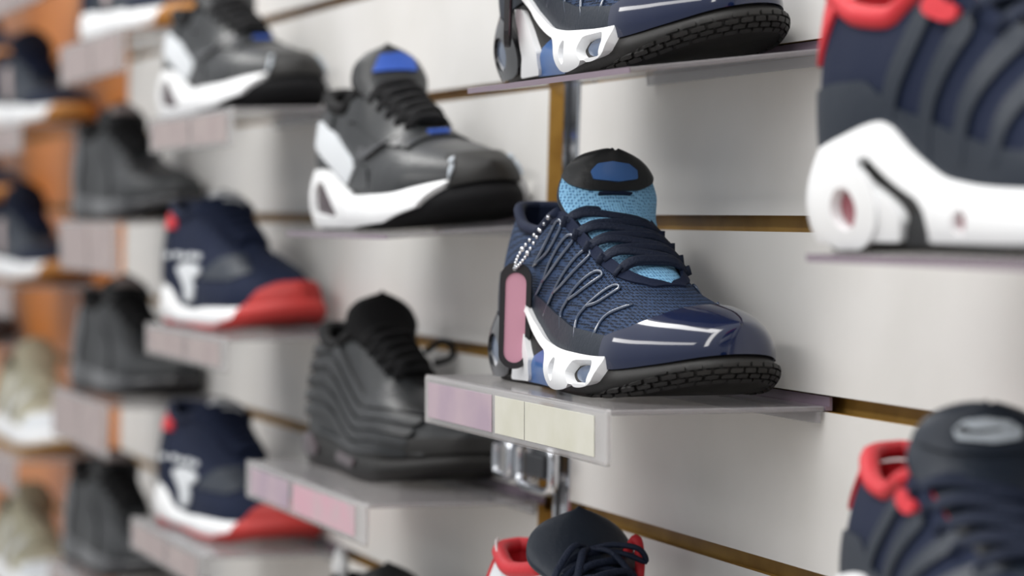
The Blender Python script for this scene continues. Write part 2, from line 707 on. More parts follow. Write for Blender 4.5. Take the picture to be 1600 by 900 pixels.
    def eye(self, x, side, t=.93, off=.0):
        u = math.acos(1 - 2 * x) / math.pi
        P = self.last.upper(np.array([u, u + .004, u]), side, np.array([t, t, t - .01]))
        n = np.cross(P[1] - P[0], P[0] - P[2])
        n = n / np.linalg.norm(n) * (1 if side < 0 else -1)
        return P[0] + n * off

    def laces(self, m, xs, r=.0085, flat=.55, lift=.022, bars=1, cross=2, bow=False, loops=False, t=.92, name='lace', ends=True):
        """Crossing laces over the tongue; the first `bars` rows run straight."""
        geo = []
        n = len(xs)

        def strand(A, B, h):
            A, B = np.array(A), np.array(B)
            pts = []
            for k in range(13):
                s = k / 12
                p = A + (B - A) * s
                p = p + np.array([.25, 0, 1.]) * h * (1 - (2 * s - 1) ** 4) * .95
                pts.append(Vector(p * self.Lm))
            geo.append(tube_geo(pts, r * self.Lm, 8, flat, up=[Vector((.5, 0, .87))] * 13))
        R = [self.eye(x, -1, t, .004) for x in xs]
        Lf = [self.eye(x, 1, t, .004) for x in xs]
        for i in range(n):
            if i < bars:
                strand(R[i], Lf[i], lift)
            if i + 1 < n:
                strand(R[i], Lf[i + 1], lift * 1.0)
                if cross > 1:
                    strand(Lf[i], R[i + 1], lift * 1.35)
        strand(R[-1], Lf[-1], lift * .8)
        if bow:
            c = (R[0] + Lf[0]) / 2 + np.array([.02, 0, lift + .01])
            for sd, dx, dz in ((-1, .05, -.03), (1, .03, .0)):
                pts = [c, c + (.03, sd * .04, .012), c + (.05 + dx * .3, sd * .085, .006 + dz), c + (.03 + dx, sd * .10, -.02 + dz), c + (.02 + dx, sd * .06, -.005 + dz), c + (.01, 0, .004)]
                geo.append(tube_geo([Vector(np.array(p) * self.Lm) for p in spline(pts, 6)], r * self.Lm, 8, .7))
            for sd in (-1, 1):
                pts = [c, c + (.05, sd * .03, .0), c + (.10, sd * .06, -.045), c + (.13, sd * .075, -.075)]
                geo.append(tube_geo([Vector(np.array(p) * self.Lm) for p in spline(pts, 6)], r * self.Lm, 8, .7))
        V, F = join_geo(geo)
        return mesh(name, V, F, m, self.root)

    def eyelets(self, m, xs, t=.9, r=.011, name='lace_keeper'):
        for x in xs:
            for sd in (-1, 1):
                A, B = self.eye(x, sd, t - .07, .004), self.eye(x, sd, t + .05, .008)
                V, F = tube_geo([Vector(p * self.Lm) for p in (A, (A + B) / 2 + (0, 0, .002), B)], r * self.Lm, 8, .45)
                mesh(name, V, F, m, self.root)

    def wire(self, name, pts, r, m, parent=None, closed=False, flat=1.):
        V, F = tube_geo([Vector(np.array(p) * self.Lm) for p in pts], r * self.Lm, 8, flat, closed)
        return mesh(name, V, F, m, parent or self.root)


def round_off(pts, n=4):
    """A closed polygon with its corners rounded (Chaikin)."""
    P = np.array(pts, float)
    for _ in range(n):
        Q = np.roll(P, -1, 0)
        P = np.stack([P * .75 + Q * .25, P * .25 + Q * .75], 1).reshape(-1, 2)
    return [tuple(p) for p in P]


def poly(*pts):
    return lambda A: sd_poly(np.stack([A['x'], A['z']], 1), pts)


def ring(outer, *holes):
    def f(A):
        P = np.stack([A['x'], A['z']], 1)
        v = sd_poly(P, outer)
        for h in holes:
            v = np.minimum(v, -sd_poly(P, h))
        return v
    return f


def stroke(pts, r, n=8):
    pl = spline(pts, n)
    return lambda A: sd_line(np.stack([A['x'], A['z']], 1), pl, r)


def strokes(*list_of, r=.005):
    pls = [spline(p, 8) if len(p) > 2 else np.array(p) for p in list_of]
    return lambda A: np.max([sd_line(np.stack([A['x'], A['z']], 1), p, r) for p in pls], axis=0)


def ell(cx, cz, rx, rz, n=28):
    return [(cx + rx * math.cos(2 * math.pi * k / n), cz + rz * math.sin(2 * math.pi * k / n)) for k in range(n)]


def on_tongue(pts, sy=1.):
    """Polygon on the tongue drawn in (a, q): across -1..1, along 0..1."""
    return lambda A: sd_poly(np.stack([A['a'], A['q'] * sy], 1), [(p[0], p[1] * sy) for p in pts])


def band(x0, x1, z0, z1):
    return poly((x0, z0), (x1, z0), (x1, z1), (x0, z1))
# ---------------------------------------------------------------- the setting
def slat_wall(name, x0, x1, groove_tops, face_mat, z0=-140, z1=150, gh=.95):
    prof, kinds = [(0., z0)], []
    for g in sorted(groove_tops):
        lo = g - gh
        prof += [(0, lo), (.5, lo), (.5, lo - .45), (1.25, lo - .45), (1.25, g + .45), (.5, g + .45), (.5, g), (0, g)]
        kinds += [0, 1, 1, 1, 1, 1, 1, 1]
    prof.append((0, z1))
    kinds.append(0)
    V, F, I = [], [], []
    for x in (x0, x1):
        V += [W(x, 66.7 + d, z) for d, z in prof]
    n = len(prof)
    for i in range(n - 1):
        F.append((i, n + i, n + i + 1, i + 1))
        I.append(kinds[i])
    b = len(V)
    V += [W(x0, 68.6, z0), W(x0, 68.6, z1), W(x1, 68.6, z0), W(x1, 68.6, z1)]
    F += [tuple(range(n - 1, -1, -1)) + (b, b + 1), tuple(range(n, 2 * n)) + (b + 3, b + 2), (b, b + 2, b + 3, b + 1)]
    I += [1, 1, 1]
    return tag(mesh(name, V, F, None, smooth=False, mats=[face_mat, M['mdf']], idx=I), kind='structure')


white_grooves = [11.6 + 10 * k for k in range(-14, 14)]
wood_grooves = [13.3 + 10.65 * k for k in range(-14, 13)]
slat_wall('wall_right', -189.6, 120, white_grooves, M['laminate'])
slat_wall('wall_middle', -362, -196.4, white_grooves, M['laminate'])
slat_wall('wall_left', -560, -362.4, wood_grooves, M['wood'])
bm = bmesh.new()
rbox(bm, W(-560, 68.7, -140), W(120, 70.5, 150))
tag(from_bm('wall_back', bm, M['mdf']), kind='structure')
bm = bmesh.new()
rbox(bm, W(-620, -330, -145), W(260, 72, -140))
tag(from_bm('floor', bm, M['floor']), kind='structure')

# slotted chrome upright in the joint between two wall panels, with its bracket
up = empty('slotted_upright', W(-192, 68, -20))
tag(up, 'chrome slotted upright in the joint between the white wall panels', 'upright')


def loc(*p):                                     # plan offsets from the upright's base, metres
    return tuple(v * SC for v in p)


bm = bmesh.new()
rbox(bm, loc(-1.7, -1.2, -120), loc(1.7, .4, 165), .0025)
from_bm('channel', bm, M['chrome'], up)
bm = bmesh.new()
rbox(bm, loc(-.55, -1.32, -119), loc(-.1, -1.05, 164), .0005)
from_bm('slot_line', bm, M['steel_dark'], up)
br = empty('wall_bracket', W(-194.5, 66.0, -16.2))
tag(br, 'chrome double loop bracket on the upright just below the nearest labelled shelf', 'bracket')
for cx, w, h in ((-4.6, 3.2, 2.6), (2.8, 7.4, 3.3)):
    pts = []
    for k in range(40):
        a = 2 * math.pi * k / 40
        ca, sa = math.cos(a), math.sin(a)
        sg = lambda v: math.copysign(abs(v) ** .45, v)
        pts.append(Vector(loc(cx + sg(ca) * w / 2, -1.1, sg(sa) * h / 2)))
    V, F = tube_geo(pts, .0042, 8, .8, closed=True)
    mesh('loop', V, F, M['chrome'], br)
bm = bmesh.new()
rbox(bm, loc(-3.2, -1.2, -1.4), loc(-.8, .2, 1.8), .003)
rbox(bm, loc(-.6, -.9, -.9), loc(5.6, -.3, 1.5), .003)
from_bm('back_plate', bm, M['chrome'], br)
bm = bmesh.new()
rbox(bm, loc(.4, -1.25, -.8), loc(4.6, -.85, .9), .002)
from_bm('slot', bm, M['steel_dark'], br)


# ---------------------------------------------------------------- shelves
def shelf(x0, x1, groove, zf, label, lip=0., cards=(), group=None, depth=12.7):
    zb = groove - .62
    w = (x1 - x0) / 2
    tilt = math.atan((zb - zf) / depth)
    r = empty('shoe_shelf', W((x0 + x1) / 2, 66.7, zb), (tilt, 0, 0))
    tag(r, label, 'shelf', group or 'clear shelves hooked into the slatted walls')
    bm = bmesh.new()
    rbox(bm, loc(-w, -depth, -.3), loc(w, -.06, 0), .0006, 1)
    from_bm('plate', bm, M['acrylic'], r)
    bm = bmesh.new()
    rbox(bm, loc(-w, -.02, -.26), loc(w, .40, -.02))
    rbox(bm, loc(-w, .22, -.02), loc(w, .40, .52))
    from_bm('hook', bm, M['acrylic_edge'], r)
    bm = bmesh.new()
    rbox(bm, loc(-w, -.55, -.95), loc(w, -.3, -.3))
    from_bm('stop_rib', bm, M['acrylic'], r)
    if lip:
        bm = bmesh.new()
        rbox(bm, loc(-w - .1, -depth - .34, -lip), loc(w + .1, -depth, .06), .0028, 3)
        from_bm('front_lip', bm, M['holder'], r)
        for (a, b, m) in cards:
            bm = bmesh.new()
            rbox(bm, loc(-w + 2 * w * a, -depth - .40, -lip + .42), loc(-w + 2 * w * b, -depth - .36, -.40), .0001, 1)
            from_bm('label_card', bm, M[m], r)
    else:
        bm = bmesh.new()
        rbox(bm, loc(-w, -depth - .05, -.32), loc(w, -depth, .02))
        from_bm('front_edge', bm, M['acrylic_edge'], r)
    return r


def put(root, sh, hx, hy, yaw, zs=1., lift=.05):
    """Stand a shoe on a shelf: heel at plan (hx, hy), turned by yaw degrees."""
    p = sh.location
    t = sh.rotation_euler[0]
    dx, dy = (hx + 170) * SC - p.x, (hy - 66.7) * SC - p.y
    root.location = (p.x + dx, p.y + dy * math.cos(t) - lift * SC * math.sin(t), p.z + dy * math.sin(t) + lift * SC * math.cos(t))
    root.rotation_euler = (Matrix.Rotation(t, 3, 'X') @ Matrix.Rotation(math.radians(yaw), 3, 'Z')).to_euler()
    root.scale = (1, 1, zs)


LAB = ((.03, .42, 'lab_pink'), (.44, .60, 'lab_cream'), (.605, .95, 'lab_cream'))
GRY = ((.04, .52, 'lab_grey'), (.55, .95, 'lab_grey'))
A, B, C, D, E_, F_ = 11.6, 1.6, -8.4, -18.4, -28.4, -38.4
SH = {}
SH['C'] = shelf(-182, -147, C, -9.35, 'clear shelf with pink and cream label cards, under the sharp navy sneaker', 3.1, LAB)
SH['T'] = shelf(-175.5, -146, A, 9.25, 'lipless clear shelf at the top, under the cut-off navy sneaker', 0)
SH['W'] = shelf(-182, -147, E_, -29.3, 'lowest clear shelf below the bracket, under the white and red collared sneaker', 0)
SH['BW'] = shelf(-223, -193.5, B, -.2, 'thin lipless clear shelf under the black and white sneaker with blue tongue patch', 0)
SH['97'] = shelf(-233.6, -196, D, -19.25, 'clear shelf with two bright pink label cards under the wavy black sneaker', 3.0, ((.05, .40, 'lab_pink'), (.44, .93, 'lab_rose')))
SH['BB'] = shelf(-233, -197, F_, -39.2, 'lowest clear shelf under the black sneaker with the white pull tab', 0)
SH['BR'] = shelf(-279.2, -243.1, C, -9.55, 'grey labelled clear shelf under the upper navy sneaker with red sole', 3.0, GRY)
SH['BR2'] = shelf(-284, -250.3, E_, -29.1, 'grey labelled clear shelf under the lower navy sneaker with red sole', 3.1, GRY)
SH['BW2'] = shelf(-280, -243.1, A, 10.35, 'grey labelled clear shelf under the upper left black and white sneaker', 3.3, GRY)
SH['K1'] = shelf(-333.6, -297, B, .25, 'deep-lipped clear shelf under the topmost of three plain black sneakers', 5.6, GRY)
SH['K2'] = shelf(-334.5, -299, D, -19.0, 'deep-lipped clear shelf under the middle one of three plain black sneakers', 5.6, GRY)
SH['K3'] = shelf(-334.5, -299, F_, -39.2, 'clear shelf under the lowest of three plain black sneakers', 3.0, GRY)
SH['k0'] = shelf(-336, -296, 21.6, 20.4, 'grey labelled clear shelf at top left under the navy sneaker with gum sole', 4.6, GRY)
SH['N1'] = shelf(-402, -366, 13.3, 12.5, 'clear shelf at left under the upper navy sneaker on the wood wall', 3.8, GRY)
SH['N2'] = shelf(-414, -372, -7.5, -8.3, 'clear shelf at left under the middle navy sneaker on the wood wall', 4.2, GRY)
SH['Cr1'] = shelf(-404, -363, -29.4, -30.0, 'clear shelf under the upper cream sneaker', 4.6, GRY)
SH['Cr2'] = shelf(-408, -366, -49.1, -49.6, 'clear shelf under the lower cream sneaker', 4.6, GRY)
SH['N0'] = shelf(-402, -352, 34.1, 33.2, 'clear shelf in the top left corner with nothing below it but wood wall', 6.0, GRY)
SH['G1'] = shelf(-468, -432, 23.7, 22.9, 'clear shelf at the left edge under the uppermost half-seen blue sneaker', 0)
SH['G2'] = shelf(-468, -432, 2.9, 2.2, 'clear shelf at the left edge under the half-seen blue sneaker with white sole', 0)
SH['G3'] = shelf(-468, -432, -17.9, -18.6, 'clear shelf at the left edge under the half-seen dark brown sneaker', 0)
SH['R1'] = shelf(-121.8, -88, B, -.5, 'thin lipless clear shelf at right under the big navy sneaker with white sole', 0)
SH['R2'] = shelf(-121.8, -88, D, -19.3, 'clear shelf at lower right under the navy sneaker with red lining', 0)

# ---------------------------------------------------------------- tuned runners (navy and light blue / navy and red)
TN_LAST = dict(wt=[(0, .0), (.03, .045), (.1, .075), (.2, .088), (.3, .088), (.38, .088), (.5, .080), (.6, .068), (.66, .052), (.70, .025), (.715, 0), (1, 0)], closed=(.62, .74),
               zm=[(0, .12), (.15, .15), (.27, .168), (.35, .125), (.45, .088), (.6, .073), (.8, .066), (.92, .08), (1, .1)])
CAP = [(.775, .05), (.775, .112), (.84, .130), (.878, .152), (.895, .170), (.895, .25), (1.2, .25), (1.2, .05)]
GUARD = [(.0, .21), (.12, .225), (.22, .225), (.31, .185), (.47, .149), (.6, .126), (.80, .113), (.80, .04), (0, .04)]
RIBS = [
    [(.30, .235), (.335, .272), (.375, .325), (.405, .315), (.37, .27), (.30, .235)],
    [(.315, .165), (.36, .205), (.385, .24), (.44, .296), (.468, .286), (.42, .24), (.36, .205)],
    [(.385, .14), (.435, .185), (.46, .21), (.515, .267), (.542, .257), (.49, .21), (.435, .185)],
    [(.517, .118), (.507, .15), (.53, .175), (.545, .195), (.585, .229), (.61, .221), (.57, .19), (.53, .175)],
    [(.625, .108), (.61, .14), (.625, .165), (.637, .18), (.66, .204), (.682, .198), (.66, .175), (.625, .165)],
    [(.715, .110), (.722, .148), (.768, .172)],
]
XS = [.395, .445, .495, .545, .595, .645]
XT = [.425, .478, .532, .586, .640]


def tuned_runner(lining, red=False):
    S = Shoe(30.3, 100 if not red else 70, 36 if not red else 26, last=TN_LAST,
             tongue=[(.72, .212), (.62, .252), (.53, .298), (.45, .345), (.415, .395), (.405, .465)], hw=[(0, .03), (.15, .055), (.4, .075), (.62, .092), (.8, .108), (1, .108)], ty=.014)
    la = S.last
    S.sole('outsole', M['black'], 0, 1)
    S.upper(M['navy_mesh'] if not red else M['navy'])
    S.patch('mudguard', poly(*GUARD), M['navy_hide'], side='both', off=.006)
    S.patch('toe_cap', poly(*CAP), M['patent'] if not red else M['navy_hide'], side='both', off=.010, depth=.02)
    S.patch('eyestay', lambda a: np.minimum(np.minimum(a['t'] - .86, (a['x'] - .34)), .73 - a['x']), M['navy'], side='both', off=.004)
    if red:
        for k, x in enumerate((.26, .36, .46, .56, .66)):
            S.patch('side_stripe', stroke([(x + .10, .30 - k * .022), (x + .035, .21 - k * .012), (x + .015, .12)], (.020, .017)), M['navy_hide'], side='both', off=.007)
    else:
        for p in RIBS:
            for sd in (-1, 1):
                S.surface_wire('side_rib', p, .0034, M['rib'], sd)
    zt = lambda x: float(la.zm(x))
    # white cage of the sole
    if not red:
        win1, win2 = ell(.56, .043, .022, .017, 24), [(.675, .028), (.665, .042), (.68, .058), (.77, .060), (.785, .046), (.775, .030)]
        outer = round_off([(.25, .172), (.29, .172), (.345, .128), (.45, .092), (.6, .078), (.80, .072), (.815, .055), (.80, .030), (.705, .022), (.69, .034), (.675, .020),
                 (.535, .012), (.50, .03), (.485, .066), (.42, .078), (.35, .108), (.315, .14)], 2)
        S.patch('midsole_cage', ring(outer, win1, win2), M['white'], 'sole', 'both', off=.020, depth=.024)
        S.patch('air_window', lambda a: np.maximum(poly(*win1)(a), poly(*ell(.728, .044, .04, .013))(a)) + .002, M['bubble'], 'sole', 'both', off=.003)
        S.patch('heel_arm', ring([(.22, .145), (.27, .14), (.31, .10), (.345, .055), (.33, .012), (.22, .010), (.255, .05), (.25, .10)]), M['white'], 'sole', 'both', off=.013)
        S.patch('shank', poly((.30, .008), (.36, .06), (.42, .075), (.49, .060), (.50, .008)), M['blue'], 'sole', 'both', off=.006)
        pod = round_off([(-.05, .012), (-.05, .12), (.03, .135), (.10, .135), (.17, .12), (.225, .085), (.235, .05), (.21, .018), (.15, .010)], 3)
        S.patch('heel_pod', ring(pod, ell(.115, .062, .052, .032)), M['black_gloss'], 'sole', 'both', off=.014, depth=.018)
        S.patch('air_window', poly(*ell(.115, .062, .056, .036)), M['bubble'], 'sole', 'both', off=.006)
        # tread rolled up over the toe
        us = np.linspace(.60, 1, 120)
        gl = [Grid(la.sole(us[:, None], sd, np.linspace(0, .72, 36)[None]), sd > 0, u=us[:, None], t=np.linspace(0, .72, 36)[None]) for sd in (-1, 1)]

        def lug(a):
            row = a['t'] / .15
            r = np.abs(row - np.floor(row) - .5)
            c = a['u'] * 30 + .5 * (np.floor(row) % 2)
            c = np.abs(c - np.floor(c) - .5)
            return np.minimum(np.minimum(.36 - r, (.40 - c)), np.minimum(.58 - a['t'], (a['u'] - .62 - a['t'] * .42 * (a['y'] < .02)) * 6))
        S.patch('tread', lug, M['black'], Joined(gl), off=.007, depth=.009, whole=True)
        bm = bmesh.new()
        rbox(bm, Vector((.80, -.09, .014)) * S.Lm, Vector((.84, -.01, .03)) * S.Lm, .001)
        from_bm('flex_plug', bm, M['sky'], S.root)
    else:
        w1, w2 = ell(.185, .060, .036, .027), ell(.507, .040, .022, .014)
        slit = round_off([(.205, .112), (.235, .13), (.27, .112), (.33, .082), (.40, .06), (.41, .015), (.31, .010), (.335, .05), (.30, .07), (.24, .095)], 2)
        S.patch('midsole', ring([(-.1, .016), (-.1, .2), (.27, .2), (.9, .12), (.88, .02)], w1, w2, slit), M['white'], 'sole', 'both', off=.016, depth=.02)
        S.patch('heel_pod', ring(ell(.18, .062, .095, .056), w1), M['white'], 'sole', 'both', off=.022, depth=.012)
        S.patch('air_window', lambda a: np.maximum(poly(*w1)(a), poly(*w2)(a)) + .003, M['bubble_red'], 'sole', 'both', off=.004)
        S.patch('shank', poly((.31, .01), (.34, .05), (.41, .05), (.41, .01)), M['charcoal'], 'sole', 'both', off=.006)
    us = np.linspace(.70, 1, 24)
    rim = [la.sole(u, -1, 1.) for u in us] + [la.sole(u, 1, 1.) for u in us[::-1][1:]]
    S.wire('toe_piping', [p + np.array([0, 0, .002]) for p in rim], .004, M['black_gloss'])
    S.collar(M['red'] if red else M['navy'], lining, .016 if red else .012)
    S.tongue(M['sky_mesh'] if not red else M['navy_hide'], M['navy_hide'])
    S.patch('tongue_patch', on_tongue([(-1.2, .90), (-.8, .83), (-.4, .775), (0, .757), (.4, .775), (.8, .83), (1.2, .90), (1.2, 1.1), (-1.2, 1.1)]), M['black_hide'] if not red else M['navy_hide'], 'tongue', off=.006)
    hexa = [(-.42, .885), (-.34, .838), (.06, .820), (.40, .842), (.44, .890), (.30, .925), (-.06, .94), (-.34, .925)]
    b = S.patch('badge', on_tongue(hexa, 3.), M['blue'] if not red else M['silver'], 'tongue', off=.011)
    if red:
        sw = [(-.42, .885), (-.30, .868), (-.10, .868), (.45, .908), (-.08, .885), (-.22, .884), (-.30, .905)]
        S.patch('emblem', on_tongue(sw, 3.), M['charcoal'], 'tongue', off=.013, parent=b)
    else:
        S.patch('lace_loop', on_tongue([(-.28, .735), (.28, .735), (.28, .748), (-.28, .748)]), M['navy'], 'tongue', off=.010)
    S.laces(M['navy_lace'], XT, r=.0120, flat=.5, lift=.024, bars=5, cross=1, t=.93)
    S.eyelets(M['navy_lace'], XT, t=.92, r=.010)
    if red:
        S.patch('heel_tab', poly((-.1, .25), (.05, .25), (.10, .33), (.14, .36), (.14, .5), (-.1, .5)), M['red'], side='both', off=.008)
        S.patch('red_tab', poly(*round_off([(.355, .305), (.37, .33), (.455, .305), (.44, .282)], 1)), M['red'], side='right', off=.012)
        S.wire('tag_string', spline([(.06, -.075, .33), (.10, -.03, .345), (.16, .02, .34), (.22, .07, .32)], 6), .0022, M['string'])
    return S


S = tuned_runner(M['navy'])
c_shoe = S.root
tag(c_shoe, 'sharp navy sneaker with light blue tongue and pink tag on the central shelf', 'shoe', 'sneakers on the wall shelves')
put(c_shoe, SH['C'], -178.6, 60.3, 1.8, 1.03)
t_shoe = copy_tree(c_shoe)
tag(t_shoe, 'navy sneaker cut off by the top edge, only its sole and toe in view', 'shoe', 'sneakers on the wall shelves')
put(t_shoe, SH['T'], -180.0, 60.7, 2.5, 1.04)

S = tuned_runner(M['red'], True)
r1 = S.root
tag(r1, 'large blurred navy sneaker with white sole and red window at the right edge', 'shoe', 'sneakers on the wall shelves')
put(r1, SH['R1'], -124.6, 58.4, 7, 1.12)
r2 = copy_tree(r1)
tag(r2, 'blurred navy sneaker with red lining and silver tongue badge at lower right', 'shoe', 'sneakers on the wall shelves')
put(r2, SH['R2'], -124.5, 60.6, -10, .88)

# low runner in white and red, tall navy tongue
S = Shoe(31, 60, 24, last=dict(zt=[(0, .28), (.08, .275), (.2, .255), (.33, .27), (.39, .28), (.5, .25), (.6, .22), (.68, .20), (.76, .185), (.86, .17), (.94, .155), (1, .14)]),
         tongue=[(.72, .192), (.62, .222), (.53, .26), (.45, .30), (.40, .335), (.37, .395)], hw=[(0, .03), (.3, .07), (.6, .095), (.8, .115), (1, .115)])
S.sole('midsole', M['white'])
S.upper(M['white_cloth'])
S.patch('toe_cap', poly(*CAP), M['navy_hide'], side='both', off=.008)
S.collar(M['red'], M['red'], .017)
S.patch('heel_tab', poly((-.1, .2), (.06, .2), (.06, .4), (-.1, .4)), M['red'], side='both', off=.006)
S.tongue(M['navy_hide'], M['navy_hide'])
S.laces(M['navy_lace'], XS, r=.0085, flat=.9, lift=.035, bars=2, bow=True)
S.wire('pull_loop', spline([(.40, .085, .30), (.42, .10, .335), (.43, .105, .30), (.44, .10, .26)], 6), .010, M['red'])
S.wire('tag_string', spline([(.04, -.06, .30), (.07, -.075, .295), (.13, -.09, .275), (.2, -.09, .262)], 6), .0025, M['string'])
w_shoe = S.root
tag(w_shoe, 'white sneaker with red collar and tall navy tongue at the bottom edge', 'shoe', 'sneakers on the wall shelves')
put(w_shoe, SH['W'], -180.5, 60.2, 1.5)

# ---------------------------------------------------------------- black and white runners
S = Shoe(29.6, 72, 26, last=dict(zm=[(0, .15), (.2, .155), (.35, .108), (.46, .08), (.8, .082), (.92, .10), (1, .12)],
                                 zt=[(0, .36), (.05, .355), (.15, .325), (.25, .315), (.33, .345), (.39, .355), (.5, .31), (.6, .268), (.68, .24), (.76, .218), (.86, .20), (.94, .18), (1, .15)]),
         tongue=[(.72, .23), (.62, .265), (.53, .31), (.45, .355), (.41, .405), (.39, .475)])
S.sole('outsole', M['black_cloth'])
S.upper(M['charcoal'])
S.patch('midsole', ring([(-.1, .015), (-.1, .2), (.22, .2), (.345, .112), (.46, .085), (.6, .09), (.87, .092), (.962, .106), (.905, .055), (.78, .026), (.365, .008), (.1, .004)], [(.12, .045), (.13, .10), (.17, .128), (.215, .118), (.325, .040), (.25, .034)]), M['white'], 'sole', 'both', off=.018, depth=.022)
S.patch('air_window', poly((.10, .035), (.11, .11), (.17, .138), (.23, .124), (.345, .036), (.25, .025)), M['bubble_dark'], 'sole', 'both', off=.006)
S.patch('heel_strap', poly((-.05, .22), (-.05, .285), (.12, .285), (.25, .25), (.44, .158), (.36, .115), (.2, .18), (.08, .22)), M['white_cloth'], side='both', off=.010)
S.patch('toe_bumper', poly(*round_off([(.90, .04), (.965, .07), (.958, .135), (.935, .162), (.90, .171), (1.0, .178), (1.3, .178), (1.3, .04)], 3)), M['black'], side='both', off=.012)
S.patch('bumper_edge', stroke([(.966, .09), (.963, .12), (.957, .14), (.945, .156)], .003), M['silver'], side='both', off=.021)
S.patch('side_overlay', poly((.24, .10), (.30, .19), (.44, .17), (.55, .155), (.60, .10)), M['black_hide'], side='both', off=.006)
S.patch('toe_overlay', poly((.58, .08), (.62, .15), (.74, .175), (.80, .19), (.82, .3), (1.2, .3), (1.2, .05)), M['black_hide'], side='both', off=.005)
S.patch('eyestay', lambda a: np.minimum(np.minimum(a['t'] - .62, (a['x'] - .33)), .74 - a['x']), M['black_hide'], side='both', off=.008)
S.patch('side_emblem', poly((.44, .19), (.50, .175), (.56, .19), (.66, .235), (.56, .208), (.51, .20), (.47, .215)), M['black_gloss'], side='both', off=.011)
S.patch('heel_counter', poly((-.1, .12), (.16, .12), (.22, .20), (.20, .3), (-.1, .30)), M['black_hide'], side='both', off=.006)
S.collar(M['black_cloth'], M['black_cloth'], .017)
S.tongue(M['black_hide'], M['black_cloth'])
S.patch('badge', on_tongue([(-.45, .80), (.55, .80), (.62, .9), (.3, .94), (-.3, .93)], 3.), M['royal'], 'tongue', off=.008)
S.laces(M['black_cloth'], XS, r=.0125, flat=.6, lift=.036, bars=6, t=.9, bow=False)
bm = bmesh.new()
rbox(bm, Vector((.70, -.025, .232)) * S.Lm, Vector((.725, .03, .245)) * S.Lm, .001)
from_bm('throat_tab', bm, M['royal'], S.root)
bw = S.root
tag(bw, 'black sneaker with white heel strap and blue tongue badge, beside the chrome upright', 'shoe', 'sneakers on the wall shelves')
put(bw, SH['BW'], -227, 60.4, 4, 1.0)
bw2 = copy_tree(bw)
tag(bw2, 'more blurred black sneaker with white heel strap at the top left', 'shoe', 'sneakers on the wall shelves')
put(bw2, SH['BW2'], -284, 58.6, 7, 1.0)

# ---------------------------------------------------------------- wavy black runner
S = Shoe(28.8, 84, 34, last=dict(zm=[(0, .12), (.3, .095), (.6, .085), (.8, .08), (.92, .09), (1, .105)],
                                 zt=[(0, .38), (.05, .375), (.15, .345), (.25, .335), (.33, .365), (.39, .375), (.5, .335), (.6, .29), (.68, .26), (.76, .235), (.86, .21), (.94, .19), (1, .15)]),
         tongue=[(.72, .25), (.62, .285), (.53, .335), (.45, .385), (.41, .43), (.39, .49)])
S.sole('outsole', M['black'])
S.upper(M['charcoal'])
for k in range(5):
    d = k * .042
    S.patch('wave_band', stroke([(-.02, .30 - d), (.14, .325 - d), (.30, .325 - d), (.46, .255 - d * .85), (.60, .205 - d * .7), (.76, .20 - d * .62), (.90, .19 - d * .6)], (.0135, .010)), M['black_hide'], side='both', off=.012, depth=.016)
S.patch('toe_guard', poly((.62, .05), (.66, .095), (.85, .115), (.95, .13), (1.2, .14), (1.2, .05)), M['black'], side='both', off=.010)
S.patch('air_window', poly((.0, .03), (.0, .085), (.16, .085), (.24, .055), (.22, .03)), M['bubble_dark'], 'sole', 'both', off=.006)
S.patch('front_window', poly((.42, .035), (.43, .060), (.66, .055), (.64, .032)), M['bubble_dark'], 'sole', 'both', off=.006)
S.patch('sole_rail', stroke([(.20, .10), (.45, .084), (.7, .078), (.95, .088)], .006), M['charcoal'], 'sole', 'both', off=.012)
S.collar(M['black_cloth'], M['black_cloth'], .018)
S.tongue(M['black_cloth'], M['black_cloth'])
S.laces(M['black_cloth'], XS, r=.0125, flat=.6, lift=.036, bars=5, t=.9)
S.wire('pull_loop', spline([(.50, .085, .33), (.53, .12, .36), (.55, .145, .345), (.55, .14, .315), (.53, .10, .30)], 8), .009, M['black_cloth'])
wav = S.root
tag(wav, 'black sneaker with wavy ridged sides standing above two pink label cards', 'shoe', 'sneakers on the wall shelves')
put(wav, SH['97'], -232.8, 61.2, 4, 1.01)

# ---------------------------------------------------------------- navy runners with red soles
S = Shoe(29, 64, 26, last=dict(zm=[(0, .145), (.18, .11), (.29, .058), (.42, .053), (.6, .062), (.9, .074), (1, .10)],
                                 zt=[(0, .36), (.05, .355), (.15, .33), (.25, .325), (.33, .345), (.39, .35), (.5, .305), (.6, .26), (.68, .235), (.76, .21), (.86, .185), (.94, .16), (1, .13)]),
         tongue=[(.72, .225), (.62, .265), (.53, .31), (.45, .35), (.41, .375), (.385, .405)])
S.sole('midsole', M['white'], .10, 1)
S.sole('outsole', M['red_rubber'], 0, .11, .01)
S.upper(M['navy'])
S.patch('red_foxing', poly((.3, -.01), (.35, .002), (.75, .012), (.88, .038), (.912, .08), (.92, .2), (1.2, .2), (1.2, -.02)), M['red_rubber'], 'sole', 'both', off=.010)
S.patch('toe_bumper', poly((.90, .04), (.914, .08), (.938, .112), (.97, .132), (1.2, .138), (1.2, .04)), M['red_rubber'], side='both', off=.012)
S.patch('toe_bumper', poly((.80, .05), (.84, .105), (.90, .128), (1.2, .135), (1.2, .05)), M['red_rubber'], side='left', off=.012)
S.patch('vamp_overlay', poly((.52, .14), (.62, .20), (.72, .215), (.86, .165), (.80, .14)), M['navy_hide'], side='both', off=.005)
S.patch('heel_counter', poly((-.1, .13), (.14, .13), (.16, .22), (.10, .31), (-.1, .31)), M['navy_lace'], side='both', off=.006)
for k, x in enumerate((.15, .25, .32, .39, .46)):
    S.patch('lettering', poly(*ell(x, .205 + .003 * (k % 2), .027, .010, 14)), M['white_cloth'], side='both', off=.008)
